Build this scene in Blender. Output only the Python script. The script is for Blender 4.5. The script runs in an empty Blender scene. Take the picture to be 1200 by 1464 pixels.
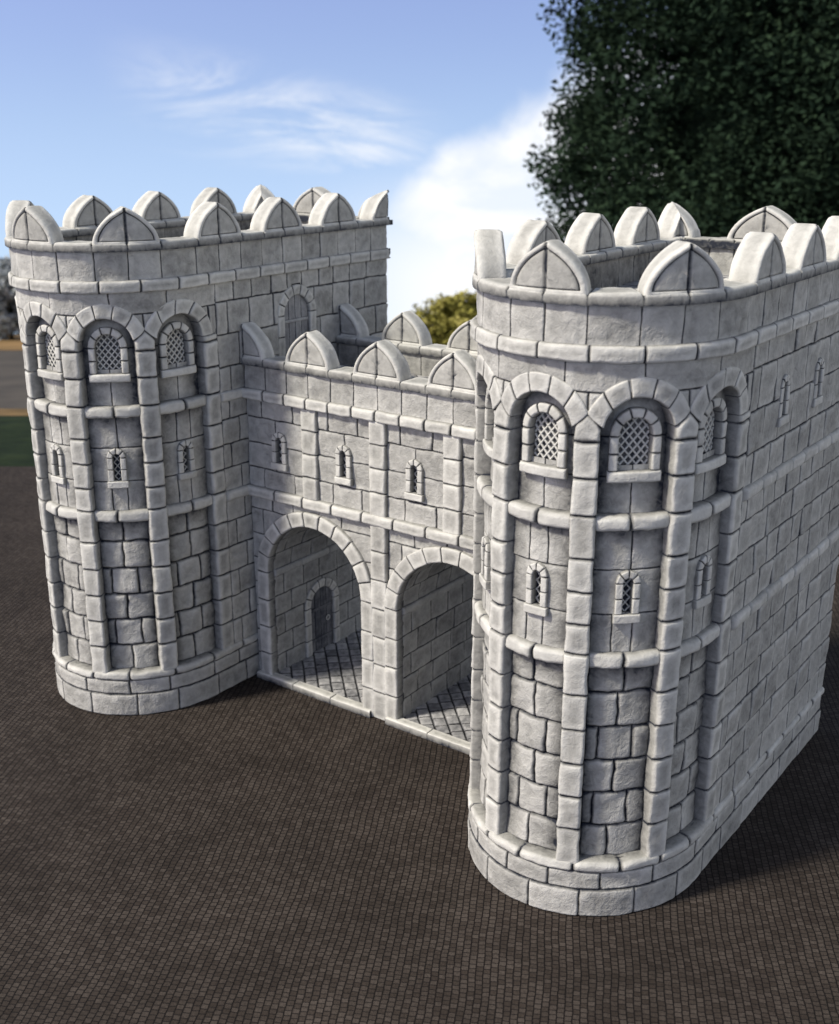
import bpy, math, random
from mathutils import Vector, noise

R = math.radians
PI = math.pi
random.seed(11)
C = bpy.context.scene.collection

# ------------------------------------------------------------------ helpers
class MB:
    """collects geometry with a per-vertex wear value (0 groove, .5 face, 1 worn edge; painted recess shade lowers it)"""
    def __init__(self):
        self.v = []; self.f = []; self.c = []
    def vert(self, p, c=.5):
        self.v.append(p); self.c.append(c); return len(self.v) - 1
    def grid(self, pts, cs, skip=None):
        """pts rows of points"""
        b = len(self.v); n = len(pts[0])
        for row, cr_ in zip(pts, cs):
            self.v.extend(row); self.c.extend(cr_)
        for i in range(len(pts) - 1):
            for j in range(n - 1):
                if skip and skip(i, j):
                    continue
                a = b + i * n + j
                self.f.append((a, a + 1, a + n + 1, a + n))
    def box(self, x0, x1, y0, y1, z0, z1, c=.5, mp=None):
        P = [(x0, y0, z0), (x1, y0, z0), (x1, y1, z0), (x0, y1, z0), (x0, y0, z1), (x1, y0, z1), (x1, y1, z1), (x0, y1, z1)]
        if mp: P = [mp(*p) for p in P]
        b = len(self.v); self.v += P; self.c += [c] * 8
        for q in ((0, 3, 2, 1), (4, 5, 6, 7), (0, 1, 5, 4), (1, 2, 6, 5), (2, 3, 7, 6), (3, 0, 4, 7)):
            self.f.append(tuple(b + k for k in q))

def build(name, mb, mat, parent=None, smooth=True):
    me = bpy.data.meshes.new(name)
    me.from_pydata(mb.v, [], mb.f)
    at = me.attributes.new('wear_shade', 'FLOAT', 'POINT')
    at.data.foreach_set('value', mb.c)
    if smooth:
        me.polygons.foreach_set('use_smooth', [True] * len(me.polygons))
    me.materials.append(mat)
    me.update()
    o = bpy.data.objects.new(name, me)
    C.objects.link(o)
    if parent: o.parent = parent
    return o

def empty(name, loc, label, cat, group=None):
    o = bpy.data.objects.new(name, None)
    C.objects.link(o); o.location = loc
    o.empty_display_size = .2
    o['label'] = label; o['category'] = cat
    if group: o['group'] = group
    return o

def steps(a, b, r, step, side):
    """coordinates over [a,b] dense at both rounded ends; returns (value, dist, outer-ring flag)"""
    w = b - a
    r = min(r, w * .45)
    e = [0, r * .12, r * .38, r * .7, r * 1.05]
    inner = w - 2 * e[-1]
    n = max(1, int(math.ceil(inner / step)))
    out = [(a + k, k, False) for k in e]
    out += [(a + e[-1] + inner * k / n, min(e[-1] + inner * k / n, w - e[-1] - inner * k / n), False) for k in range(1, n)]
    out += [(b - k, k, False) for k in reversed(e)]
    if side:
        out = [(a, 0, True)] + out + [(b, 0, True)]
    return out

def block(mb, mp, s0, s1, z0, z1, off=0., depth=.03, r=.026, step=.055, amp=.007, hole=None, recess_shade=None,
          jit=.004, wob=.007, gap=.0, tone=0., free='', edge=None):
    if s1 - s0 < .015 or z1 - z0 < .015: return
    s0 += gap; s1 -= gap; z0 += gap; z1 -= gap
    side = depth > r + .004
    xs = steps(s0, s1, r, step, side); zs = steps(z0, z1, r, step, side)
    rs = min(r, (s1 - s0) * .45); rz = min(r, (z1 - z0) * .45)
    jo = random.uniform(-jit, jit); tx = random.uniform(-jit, jit); tz = random.uniform(-jit, jit)
    tn = random.uniform(-.10, .10) + tone
    q = random.uniform(0, 100)
    if edge is None: edge = .30 if side and free else .13
    pts = []; cs = []
    for (z, dz, fz) in zs:
        row = []; crow = []
        for (s, ds, fs) in xs:
            P0 = mp(s, z, off)
            v = Vector(P0)
            a = max(0, 1 - ds / rs); b = max(0, 1 - dz / rz)
            k = 1 - a * a - b * b
            h = r * (1 - math.sqrt(k)) if k > 0 else r
            d = min(ds, dz)
            m = min(1, d / r)
            u = (s - s0) / (s1 - s0) - .5; w = (z - z0) / (z1 - z0) - .5
            n1 = noise.noise(v * 4.2 + Vector((q, 0, 0))); n2 = noise.noise(v * 11)
            n3 = noise.noise(v * 24)
            o = off - h + m * (jo + tx * u * 2 + tz * w * 2 + amp * (n1 * 1.1 + n2 * .9 + n3 * .35))
            if fz or fs: o = off - depth
            ws = wob * noise.noise(v * 7 + Vector((5, 9, 1))) + wob * .6 * noise.noise(v * 19)
            wz = wob * noise.noise(v * 7 + Vector((31, 3, 8))) + wob * .6 * noise.noise(v * 19 + Vector((4, 4, 4)))
            row.append(mp(s + ws, z + wz, o))
            # joints between neighbouring stones are dark, free edges only worn
            dj = min(9 if 's' in free else ds, 9 if 'z' in free else dz)
            if fz or fs: c = .04  # sides of stones: dark joints, plus recess shade put into the colour
            else:
                c = .52 + edge * math.exp(-((d - r * .9) / .022) ** 2) + tn + .14 * n2
                if dj < r * .06: c = 0.
                elif dj < r * .2: c = .05
                elif dj < r * .5: c *= .45
                elif k <= .1: c = .42
            if recess_shade: c *= 1 - recess_shade(s, z)  # shade of the panel recess, multiplied into the stone colour
            crow.append(max(0, min(1, c)))
        pts.append(row); cs.append(crow)
    sk = None
    if hole:
        def sk(i, j):
            return hole((xs[j][0] + xs[j + 1][0]) / 2, (zs[i][0] + zs[i + 1][0]) / 2)
    mb.grid(pts, cs, sk)

def course(mb, mp, s0, s1, z0, z1, w, phase=0., jw=.18, **k):
    """a run of stones about w long"""
    x = s0; first = True
    while x < s1 - 1e-6:
        ln = w * (1 + random.uniform(-jw, jw))
        if first and phase: ln = w * phase; first = False
        e = x + ln
        if s1 - e < w * .35: e = s1
        e = min(e, s1)
        block(mb, mp, x, e, z0, z1, **k)
        first = False
        x = e

def even(mb, mp, s0, s1, z0, z1, n, **k):
    for i in range(n):
        block(mb, mp, s0 + (s1 - s0) * i / n, s0 + (s1 - s0) * (i + 1) / n, z0, z1, **k)

def arc_map(mp, sc, zc, rm, lim=None, skew=None):
    def f(a, r, o):
        q = a / rm
        if skew:      # slanted ends that meet the capital
            A0, A1, B0, B1, r0, r1 = skew
            k = (r - r0) / (r1 - r0)
            lo = A0 + (B0 - A0) * k; hi = A1 + (B1 - A1) * k
            q = lo + (q - B0) / (B1 - B0) * (hi - lo)
        t = PI - q
        s = r * math.cos(t)
        if lim: s = max(-lim[0], min(lim[1], s))
        return mp(sc + s, zc + r * math.sin(t), o)
    return f

def ring(mb, mp, sc, zc, r0, r1, n, a0=0., a1=PI, lim=None, skew=None, **k):
    rm = (r0 + r1) / 2
    am = arc_map(mp, sc, zc, rm, lim, skew)
    for i in range(n):
        block(mb, am, (a0 + (a1 - a0) * i / n) * rm, (a0 + (a1 - a0) * (i + 1) / n) * rm, r0, r1, **k)

# ------------------------------------------------------------------ materials
def nodes(name):
    m = bpy.data.materials.new(name); m.use_nodes = True
    nt = m.node_tree; nt.nodes.clear()
    out = nt.nodes.new('ShaderNodeOutputMaterial'); b = nt.nodes.new('ShaderNodeBsdfPrincipled')
    nt.links.new(b.outputs[0], out.inputs[0])
    return m, nt, b

def N(nt, t, **k):
    n = nt.nodes.new(t)
    for a, v in k.items():
        if a == 'inp':
            for i, x in v.items(): n.inputs[i].default_value = x
        else: setattr(n, a, v)
    return n

def mathn(nt, op, a, b=None, c=None, clamp=False):
    n = nt.nodes.new('ShaderNodeMath'); n.operation = op; n.use_clamp = clamp
    for i, x in enumerate((a, b, c)):
        if x is None: continue
        if isinstance(x, (int, float)): n.inputs[i].default_value = x
        else: nt.links.new(x, n.inputs[i])
    return n.outputs[0]

def ramp(nt, fac, stops, interp='LINEAR'):
    n = nt.nodes.new('ShaderNodeValToRGB'); n.color_ramp.interpolation = interp
    el = n.color_ramp.elements
    while len(el) < len(stops): el.new(.5)
    for e, (p, c) in zip(el, stops):
        e.position = p; e.color = (*c, 1)
    nt.links.new(fac, n.inputs[0])
    return n.outputs[0]

def mixc(nt, fac, a, b, mode='MIX'):
    n = nt.nodes.new('ShaderNodeMix'); n.data_type = 'RGBA'; n.blend_type = mode
    for i, x in ((0, fac), (6, a), (7, b)):
        if isinstance(x, (int, float)): n.inputs[i].default_value = x
        elif isinstance(x, tuple): n.inputs[i].default_value = (*x, 1)
        else: nt.links.new(x, n.inputs[i])
    return n.outputs[2]

def stone_mat(name, dark=(.020, .024, .036), mid=(.352, .347, .325), light=(.68, .67, .63), bump=1., mott=1.):
    m, nt, b = nodes(name)
    tc = N(nt, 'ShaderNodeTexCoord'); at = N(nt, 'ShaderNodeAttribute', attribute_name='wear_shade')
    def nz(sc, det=3, rough=.55, dist=0.):
        n = N(nt, 'ShaderNodeTexNoise', inp={'Scale': sc, 'Detail': det, 'Roughness': rough, 'Distortion': dist})
        nt.links.new(tc.outputs['Object'], n.inputs['Vector']); return n.outputs['Fac']
    n1 = nz(5.5, 4, .6, .4); n2 = nz(17, 3, .6, .6); n3 = nz(60, 2, .5)
    # wear value perturbed by mottling
    d1 = mathn(nt, 'MULTIPLY', mathn(nt, 'SUBTRACT', n1, .5), .55 * mott)
    d2 = mathn(nt, 'MULTIPLY', mathn(nt, 'SUBTRACT', n2, .5), .62 * mott)
    w = mathn(nt, 'ADD', mathn(nt, 'ADD', at.outputs['Fac'], d1), d2)
    # keep grooves dark whatever the mottling
    w = mathn(nt, 'MINIMUM', w, mathn(nt, 'MULTIPLY', at.outputs['Fac'], 3.0), clamp=True)
    col = ramp(nt, w, [(0., dark), (.16, tuple(.45 * a + .25 * c for a, c in zip(mid, dark))), (.45, mid), (.72, tuple(.5 * a + .5 * c for a, c in zip(mid, light))), (1., light)])
    nt.links.new(col, b.inputs['Base Color'])
    b.inputs['Roughness'].default_value = .72
    b.inputs['Specular IOR Level'].default_value = .25
    h = mathn(nt, 'ADD', mathn(nt, 'MULTIPLY', n2, .7), mathn(nt, 'ADD', mathn(nt, 'MULTIPLY', n1, .5), mathn(nt, 'MULTIPLY', n3, .16)))
    bp = N(nt, 'ShaderNodeBump', inp={'Strength': .6 * bump, 'Distance': .03})
    nt.links.new(h, bp.inputs['Height']); nt.links.new(bp.outputs[0], b.inputs['Normal'])
    return m

STONE = stone_mat('printed_stone', mott=.8)
TRIM = stone_mat('printed_trim_stone', mid=(.375, .369, .343), light=(.70, .69, .645), bump=.6, mott=.7)
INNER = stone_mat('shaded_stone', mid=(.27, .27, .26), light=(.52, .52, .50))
FLOOR = stone_mat('washed_paving', dark=(.006, .007, .009), mid=(.20, .20, .205), light=(.62, .61, .60))
WOOD = stone_mat('carved_planks', mid=(.085, .09, .105), light=(.28, .28, .29))

WOOD2 = stone_mat('grey_planks', mid=(.26, .26, .265), light=(.5, .5, .49))

# ------------------------------------------------------------------ heights (tower radius = 1)
ZB, ZL0, Z1, ZS1, Z2, ZS2, Z3, Z4, Z5, Z6, Z7, Z8, ZM = .249, .415, .50, 2.16, 2.277, 3.235, 3.35, 4.10, 4.46, 4.577, 4.845, 4.927, 5.25
H_ = 1.634; L_ = 3.143; SC = H_ + L_; EY = 1.08
BAY = .744; PIL = [-2.5 * BAY, -1.5 * BAY, -.5 * BAY, .5 * BAY, 1.5 * BAY, 2.5 * BAY]
PH = .094
SEND = SC + 1.0

def tpath(s, z, off=0.):
    a = abs(s); sg = 1 if s > 0 else -1
    if a <= H_:
        t = a / H_ * PI / 2
        nx, ny = math.sin(t), math.cos(t) / EY
        l = math.hypot(nx, ny)
        return (sg * (math.sin(t) + nx / l * off), -(EY * math.cos(t) + ny / l * off), z)
    if abs(a - SC) < 1e-3: return (sg * (1 + off), L_ + off, z)
    if a < SC:
        return (sg * (1 + off), min(a - H_, L_ + off), z)
    x = max(-.001, min(1 - (a - SC), 1 + off))
    return (sg * x, L_ + off, z)

def tin(s, z, o):          # inner face of the tower parapet
    return tpath(s, z, -.20 - o)

def ttop(z0):              # top surfaces: (s, offset, height)
    return lambda s, t, o: tpath(s, z0 + o, t)

def sheet(mb, mp, s0, s1, z0, z1, off, c=.02, n=None):
    n = n or max(2, int((s1 - s0) / .08))
    ss = [s0 + (s1 - s0) * i / n for i in range(n + 1)]
    for k in (-SC, SC):
        if s0 < k < s1: ss.append(k)
    ss.sort()
    mb.grid([[mp(s, z, off) for s in ss] for z in (z0, z1)], [[c] * len(ss)] * 2)

def pillar_shade(s0, s1, z0=None, z1=None, amt=.95, reach=.095):  # paints shade into panel colour beside pilasters and below the course above
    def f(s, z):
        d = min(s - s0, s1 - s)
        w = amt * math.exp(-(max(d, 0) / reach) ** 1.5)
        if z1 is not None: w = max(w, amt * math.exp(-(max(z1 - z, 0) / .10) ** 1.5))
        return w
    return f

# ------------------------------------------------------------------ pieces
def in_arch(s, z, sc, z0, zc, r):
    """inside an arch-headed opening"""
    if z < z0: return False
    if z <= zc: return abs(s - sc) < r
    return (s - sc) ** 2 + (z - zc) ** 2 < r * r

def lattice(mp, sc, z0, zc, r, off, sp, wd, parent, inv=1):
    mb = MB()
    # dark backing
    pts = []
    K = 14
    top = zc + r
    for i in range(K + 1):
        z = z0 + (top - z0) * i / K
        hw = r + .015
        pts.append([mp(sc - hw, z, off), mp(sc, z, off), mp(sc + hw, z, off)])
    mb.grid(pts, [[.0 if r < .05 else .08] * 3] * (K + 1))
    for sg in (-1, 1):
        k = -30
        while k <= 30:
            c0 = k * sp
            # line s = sc + t, z = z0 + c0 + sg*t
            seg = [t for t in [(-r + 2 * r * i / 40) for i in range(41)] if in_arch(sc + t, z0 + c0 + sg * t, sc, z0, zc, r)]
            k += 1
            if len(seg) < 3: continue
            a, b = seg[0] - .008, seg[-1] + .008
            nseg = 4
            o2 = off + .016
            rows = []
            for j in range(nseg + 1):
                t = a + (b - a) * j / nseg
                s_, z_ = sc + t, z0 + c0 + sg * t
                w = wd
                rows.append([mp(s_ - w * .7, z_ + sg * w * .7, off), mp(s_ - w * .5, z_ + sg * w * .5, o2), mp(s_ + w * .5, z_ - sg * w * .5, o2), mp(s_ + w * .7, z_ - sg * w * .7, off)])
            mb.grid(rows, [[.15, .85, .85, .15]] * (nseg + 1))
    return build('lattice', mb, TRIM, parent)

def window(mp, sc, off, big, parent, cutoff=None):
    """arched stone frame with sill; the lattice is its own piece"""
    mb = MB()
    if big:
        z0, z1, zc, ro, ri = 3.59, 3.670, 3.925, .204, .132
        pr = .045
    else:
        z0, z1, zc, ro, ri = 2.52, 2.59, 2.83, .097, .040
        pr = .035
    if cutoff is not None: z0 += cutoff; z1 += cutoff; zc += cutoff
    kw = dict(off=off + pr, depth=pr + .05, r=.018 if big else .012, step=.05, amp=.003, jit=.003, wob=.003, free='s')
    nj = 2
    for sg in (-1, 1):
        a, b = (sc - ro, sc - ri) if sg < 0 else (sc + ri, sc + ro)
        for j in range(nj):
            block(mb, mp, a, b, z1 + (zc - z1) * j / nj, z1 + (zc - z1) * (j + 1) / nj, **kw)
    kw['free'] = 'z'
    ring(mb, mp, sc, zc, ri, ro, 5 if big else 4, **kw)
    w = build('window', mb, TRIM, parent)
    sb = MB()
    kw['off'] = off + pr + .012; kw['free'] = 'sz'
    block(sb, mp, sc - ro - .01, sc + ro + .01, z0, z1, **kw)
    build('sill', sb, TRIM, w)
    if big: lattice(mp, sc, z1, zc, ri, off - .048, .070, .0085, w)
    else: lattice(mp, sc, z1, zc, ri, off - .045, .072, .006, w)
    return w

def door(mp, sc, z0, zc, ro, ri, off, parent, handle=True, hs=1, fmat=None, lmat=None):
    """planked door leaf with its stone surround"""
    lf = MB()
    n = 4
    for i in range(n):
        a = sc - ri + 2 * ri * i / n; b = sc - ri + 2 * ri * (i + 1) / n
        zt = zc + math.sqrt(max(0, (ri + .02) ** 2 - min(abs(a - sc), abs(b - sc)) ** 2))
        block(lf, mp, a, b, z0, zt, off=off + .006, depth=.03, r=.010, step=.04, amp=.004, wob=.002)
    for z in (z0 + (zc - z0) * .22, z0 + (zc - z0) * .86):
        block(lf, mp, sc - ri, sc + ri, z, z + .04, off=off + .016, depth=.02, r=.007, amp=.002, wob=.001)
    d = build('door', lf, lmat or WOOD, parent)
    fr = MB()
    kw = dict(off=off + .045, depth=.07, r=.016, step=.05, amp=.003, wob=.003, jit=.003, free='s')
    for sg in (-1, 1):
        a, b = (sc - ro, sc - ri) if sg < 0 else (sc + ri, sc + ro)
        m = 3
        for j in range(m):
            block(fr, mp, a, b, z0 + (zc - z0) * j / m, z0 + (zc - z0) * (j + 1) / m, **kw)
    kw['free'] = 'z'
    ring(fr, mp, sc, zc, ri, ro, 7, **kw)
    build('door_frame', fr, fmat or TRIM, d)
    if handle:
        hb = MB()
        hc = (sc + hs * ri * .55, z0 + (zc - z0) * .62)
        Rr, rr = .028, .007
        rows = []
        for i in range(15):
            t = 2 * PI * i / 14; row = []
            for j in range(7):
                q = 2 * PI * j / 6
                k = Rr + rr * math.cos(q)
                row.append(mp(hc[0] + k * math.cos(t), hc[1] + k * math.sin(t), off + .022 + rr * math.sin(q)))
            rows.append(row)
        hb.grid(rows, [[.9] * 7] * 15)
        build('ring_handle', hb, TRIM, d)
    return d

def merlon(mp, sc, z0, W, H, th, parent, off=.035, corner=False):
    """ogee-headed merlon with an engraved panel on each face"""
    mb = MB()
    c = .85 * W
    half = W / 2
    rr = half + c
    HH = math.sqrt(rr * rr - c * c)
    def hw(t): return math.sqrt(max(0, rr * rr - (t * HH) ** 2)) - c       # half width at height fraction
    if corner:      # two half merlons meeting at the tower corner
        base_mp = mp
        def mp(s_, z_, o_):
            x_, y_, z_ = base_mp(s_, z_, o_)
            d = (L_ + off - y_) if abs(s_) <= SC else (1 + off - abs(x_))
            if abs(abs(s_) - SC) < 1e-3: d = L_ + off - y_
            d = max(0, min(d, half)) * .93
            zm = z0 + H * math.sqrt(max(0, rr * rr - (d + c) ** 2)) / HH
            return (x_, y_, min(z_, zm + .006))
    sp = [.020, .007]
    zt = []
    out = []
    # right side, bottom up
    T = [0, .03, .08, .16, .26, .37, .48, .59, .69, .78, .86, .92, .96]
    right = [(hw(t), t * H) for t in T]
    def ztop(s): # height fraction where hw = s
        return math.sqrt(max(0, rr * rr - (s + c) ** 2)) / HH
    right += [(s, ztop(s) * H) for s in sp]
    apex = [(0, H * .992)]
    left = [(-s, z) for s, z in reversed(right)]
    bot = [(-half * .8, 0), (-half * .55, 0), (-half * .3, 0), (-.020, 0), (-.007, 0), (0, 0), (.007, 0), (.020, 0), (half * .3, 0), (half * .55, 0), (half * .8, 0)]
    outl = right + apex + left + bot
    M = len(outl)
    special = [abs(s) < .0201 for s, z in outl]
    cy = .36 * H
    tn = random.uniform(-.06, .06)
    prof = [(.0, -.012, .5), (.12, -.012, .5), (.4, -.011, .5), (.66, -.011, .55), (.765, -.012, .45), (.785, -.026, .03), (.81, -.026, .03), (.835, -.005, .75), (.87, -.001, .8), (.93, 0, .78), (.97, -.008, .9), (.992, -.022, .95), (1., -.042, .85)]
    rings = []
    for (k, o, cv) in prof: rings.append((k, off + o, cv, True))
    nm = 4
    for j in range(1, nm):
        rings.append((1. + .004 * math.sin(j), off - .042 - (th - .084) * j / nm, .62, False))
    for (k, o, cv) in reversed(prof): rings.append((k, off - th - o, cv, False if k > .97 else True))
    pts = []; cs = []
    for (k, o, cv, face) in rings:
        row = []; crow = []
        for i, (s, z) in enumerate(outl + outl[:1]):
            spz = special[i % M]
            zz = cy + (z - cy) * k if z > cy or k > .9 else cy + (z - cy) * k * .80
            ss = s if spz else math.copysign(max(abs(s) * k, .0205), s) if abs(s) > 0 else 0
            if k < .999 and z == 0 and k > .75:      # plain band at the foot
                zz = max(zz, 0)
            oo = o; cc = cv + tn
            if face and k < .99 and abs(s) < .0071:
                oo += (-.016 if o > off - th / 2 else .016); cc = .06
            P = mp(sc + ss, z0 + zz, oo)
            v = Vector(P)
            n1 = noise.noise(v * 6); n2 = noise.noise(v * 15)
            sg = 1 if o > off - th / 2 else -1
            oo += sg * .005 * (n1 + .6 * n2) if face else 0
            zz2 = zz + (0 if face else .007 * n1)
            ss2 = ss + (0 if abs(s) < .0071 else .006 * n1)
            row.append(mp(sc + ss2, z0 + zz2, oo)); crow.append(max(0, min(1, cc + .1 * n2)))
        pts.append(row); cs.append(crow)
    mb.grid(pts, cs)
    return build('merlon', mb, TRIM, parent)

# ------------------------------------------------------------------ towers
def make_tower(x, inner, label, seed):
    """inner = +1 when the gate stands on its +X side"""
    random.seed(seed)
    t = empty('gate_tower', (x, 0, 0), label, 'tower', 'round-fronted towers flanking the gate')
    # --- plinth
    m = MB()
    sheet(m, tpath, -SEND, SEND, 0, Z1, -.06)
    course(m, tpath, -SC, SC, 0, ZB, .46, phase=.6, off=.02, depth=.05, r=.022, amp=.006)
    course(m, tpath, -SC, SC, ZB, ZL0, .46, phase=.95, off=.012, depth=.05, r=.024, amp=.008)
    for sg in (-1, 1):
        a, b = (SC, SEND) if sg > 0 else (-SEND, -SC)
        course(m, tpath, a, b, 0, ZB, .46, off=.02); course(m, tpath, a, b, ZB, ZL0, .4, off=.012)
    build('plinth', m, STONE, t)
    m = MB()
    course(m, tpath, -SC, SC, ZL0, Z1 + .005, .41, phase=.5, off=.028, depth=.17, r=.034, amp=.008, wob=.012, free='z')
    course(m, tpath, SC, SEND, ZL0, Z1, .41, off=.03, depth=.1, r=.036); course(m, tpath, -SEND, -SC, ZL0, Z1, .41, off=.03, depth=.1, r=.036)
    build('ledge', m, TRIM, t)
    # --- wall with its recessed panels
    m = MB()
    sheet(m, tpath, -2.5 * BAY, 2.5 * BAY, Z1 - .1, Z6, -.20)
    for sg in (-1, 1):
        a, b = sorted((sg * 2.5 * BAY, sg * SEND))
        sheet(m, tpath, a, b, Z1 - .05, Z6, -.045)
    ch = .288
    po = -.085
    for b in range(5):
        s0 = PIL[b] + PH - .01; s1 = PIL[b + 1] - PH + .01; w = s1 - s0; sc = (s0 + s1) / 2
        ws = pillar_shade(s0, s1)
        # lower panel
        z = Z1 - .005
        for k in range(6):
            z1 = z + ch if k < 5 else ZS1 + .02
            wsk = pillar_shade(s0, s1, None, ZS1) if k == 5 else ws
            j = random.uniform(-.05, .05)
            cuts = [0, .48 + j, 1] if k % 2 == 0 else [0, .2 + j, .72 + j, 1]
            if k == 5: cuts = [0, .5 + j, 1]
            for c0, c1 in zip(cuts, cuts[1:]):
                block(m, tpath, s0 + w * c0, s0 + w * c1, z, z1, off=po, depth=.05, r=.032, amp=.013, recess_shade=wsk, jit=.008, wob=.013, tone=.05)
            z = z1
        # middle panel with a slit window
        hole = lambda s, z, sc=sc: in_arch(s, z, sc, 2.60, 2.83, .058)
        zz = [Z2 - .01, Z2 + .30, Z2 + .65, ZS2 + .02]
        for k in range(3):
            j = random.uniform(-.04, .04)
            cuts = ([0, .33 + j, .62 + j, 1], [0, .5, 1], [0, .36 + j, .66 + j, 1])[k]
            if k == 2 and b % 2: cuts = [0, .55 + j, 1]
            for c0, c1 in zip(cuts, cuts[1:]):
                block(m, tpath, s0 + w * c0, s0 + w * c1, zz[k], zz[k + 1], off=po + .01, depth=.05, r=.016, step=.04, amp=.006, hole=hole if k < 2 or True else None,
                      recess_shade=pillar_shade(s0, s1, None, ZS2, .85), jit=.004, wob=.007, tone=.05)
        # upper panel behind the big window
        hole = lambda s, z, sc=sc: in_arch(s, z, sc, 3.70, 3.925, .165)
        zz = [Z3 - .01, Z3 + .27, Z3 + .56, Z3 + .93]
        for k in range(3):
            cuts = ([0, .5, 1], [0, .5, 1], [0, 1])[k]
            for c0, c1 in zip(cuts, cuts[1:]):
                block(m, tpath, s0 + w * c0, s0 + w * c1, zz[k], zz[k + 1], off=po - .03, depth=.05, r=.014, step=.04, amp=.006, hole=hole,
                      recess_shade=pillar_shade(s0, s1, None, 4.25, .97, .15), wob=.006, tone=.08)
        # spandrels either side of the arch
        hole = lambda s, z, sc=sc: in_arch(s, z, sc, 3.0, 3.955, .335)
        for (a, c) in ((PIL[b], sc), (sc, PIL[b + 1])):
            block(m, tpath, a, c, 3.93, 4.25, off=-.005, depth=.05, r=.02, step=.03, amp=.006, hole=hole)
    for sg in (-1, 1):
        a, c = sorted((sg * 2.5 * BAY, sg * (2.5 * BAY + PH)))
        block(m, tpath, a, c, 3.90, 4.25, off=.005, depth=.05, r=.018)
    course(m, tpath, -2.5 * BAY - .1, 2.5 * BAY + .1, 4.25, Z5 + .02, .56, phase=.7, off=.0, depth=.05, r=.015, amp=.008)
    slits = []
    if True:
        slits = [1.0, 1.83]
    for sg in (-1, 1):
        isin = (sg == inner)
        def rng_(a, b): return (a, b) if sg > 0 else (-b, -a)
        s0, s1 = 2.5 * BAY + PH - .01, SC
        def hole(s, z):
            if isin:
                if in_arch(abs(s) - H_, z, 1.52, 0, 4.09, .235) and z > 3.30: return True
                return False
            for y in slits:
                if in_arch(abs(s) - H_, z, y, 3.75, 4.02, .06): return True
            return False
        z = Z1 - .005
        kw = dict(off=.012, depth=.05, r=.020, amp=.008, wob=.009, jit=.006)
        for k in range(6):
            z1 = z + ch if k < 5 else ZS1 + .02
            a, b = rng_(s0, s1); course(m, tpath, a, b, z, z1, .31, phase=(.45, .9)[k % 2], hole=hole, **kw)
            a, b = rng_(SC, SEND); course(m, tpath, a, b, z, z1, .36, **kw)
            z = z1
        zz = [Z2 - .01, Z2 + .245, Z2 + .505, Z2 + .775, ZS2 + .02]
        for k in range(4):
            a, b = rng_(s0, s1); course(m, tpath, a, b, zz[k], zz[k + 1], .30, phase=(.85, .4)[k % 2], **kw)
            a, b = rng_(SC, SEND); course(m, tpath, a, b, zz[k], zz[k + 1], .36, **kw)
        zz = [Z3 - .01, 3.60, 3.93, 4.27, Z5 + .02]
        for k in range(4):
            a, b = rng_(s0 if k < 3 else s0, s1); course(m, tpath, a, b, zz[k], zz[k + 1], .33 if k < 3 else .28, phase=(.5, .95)[k % 2], hole=hole, **kw)
            a, b = rng_(SC, SEND); course(m, tpath, a, b, zz[k], zz[k + 1], .36, **kw)
    build('wall', m, STONE, t)
    # --- pilasters
    for i, s in enumerate(PIL):
        m = MB()
        kw = dict(off=.014, depth=.17, r=.027, step=.05, amp=.009, wob=.009, jit=.006, free='s')
        z = Z1 - .03
        last = i in (0, 5)
        for k in range(6):
            z1 = Z1 + ch * (k + 1) if k < 5 else Z2 + .005
            block(m, tpath, s - PH, s + PH, z, z1, **kw); z = z1
        for z0, z1 in ((Z2 + .005, Z2 + .24), (Z2 + .24, Z2 + .495), (Z2 + .495, Z2 + .75), (Z2 + .75, Z3 + .005)):
            block(m, tpath, s - PH, s + PH, z0, z1, **kw)
        for z0, z1 in ((Z3 + .005, Z3 + .28), (Z3 + .28, Z3 + .545)):
            block(m, tpath, s - PH, s + PH, z0, z1, **kw)
        if last:
            block(m, tpath, s - PH, s + PH, Z3 + .545, 3.965, **kw)
        else:
            za, zb = Z3 + .545, 4.0
            def cap(s_, z_, o, s=s): return tpath(s_, z_ + max(0, (z_ - za) / (zb - za)) * .105 * (1 - abs(s_ - s) / PH), o)
            kw['step'] = .033
            block(m, cap, s - PH, s + PH, za, zb, **kw)
        build('pilaster', m, TRIM, t)
    # --- arches over the bays
    for b in range(5):
        sc = (PIL[b] + PIL[b + 1]) / 2
        m = MB()
        lo = .36 if b > 0 else 0.; hi = PI - .36 if b < 4 else PI
        ring(m, tpath, sc, 3.955, .262, .405, 5, a0=lo, a1=hi, skew=(.16 if b > 0 else 0., PI - .16 if b < 4 else PI, lo, hi, .262, .405), lim=(BAY / 2 if b > 0 else .5, BAY / 2 if b < 4 else .5),
             off=.012, depth=.17, r=.016, step=.045, amp=.007, wob=.005, jit=.005, free='z')
        build('blind_arch', m, TRIM, t)
        window(tpath, sc, po - .02, True, t)
        window(tpath, sc, po + .01, False, t)
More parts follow.
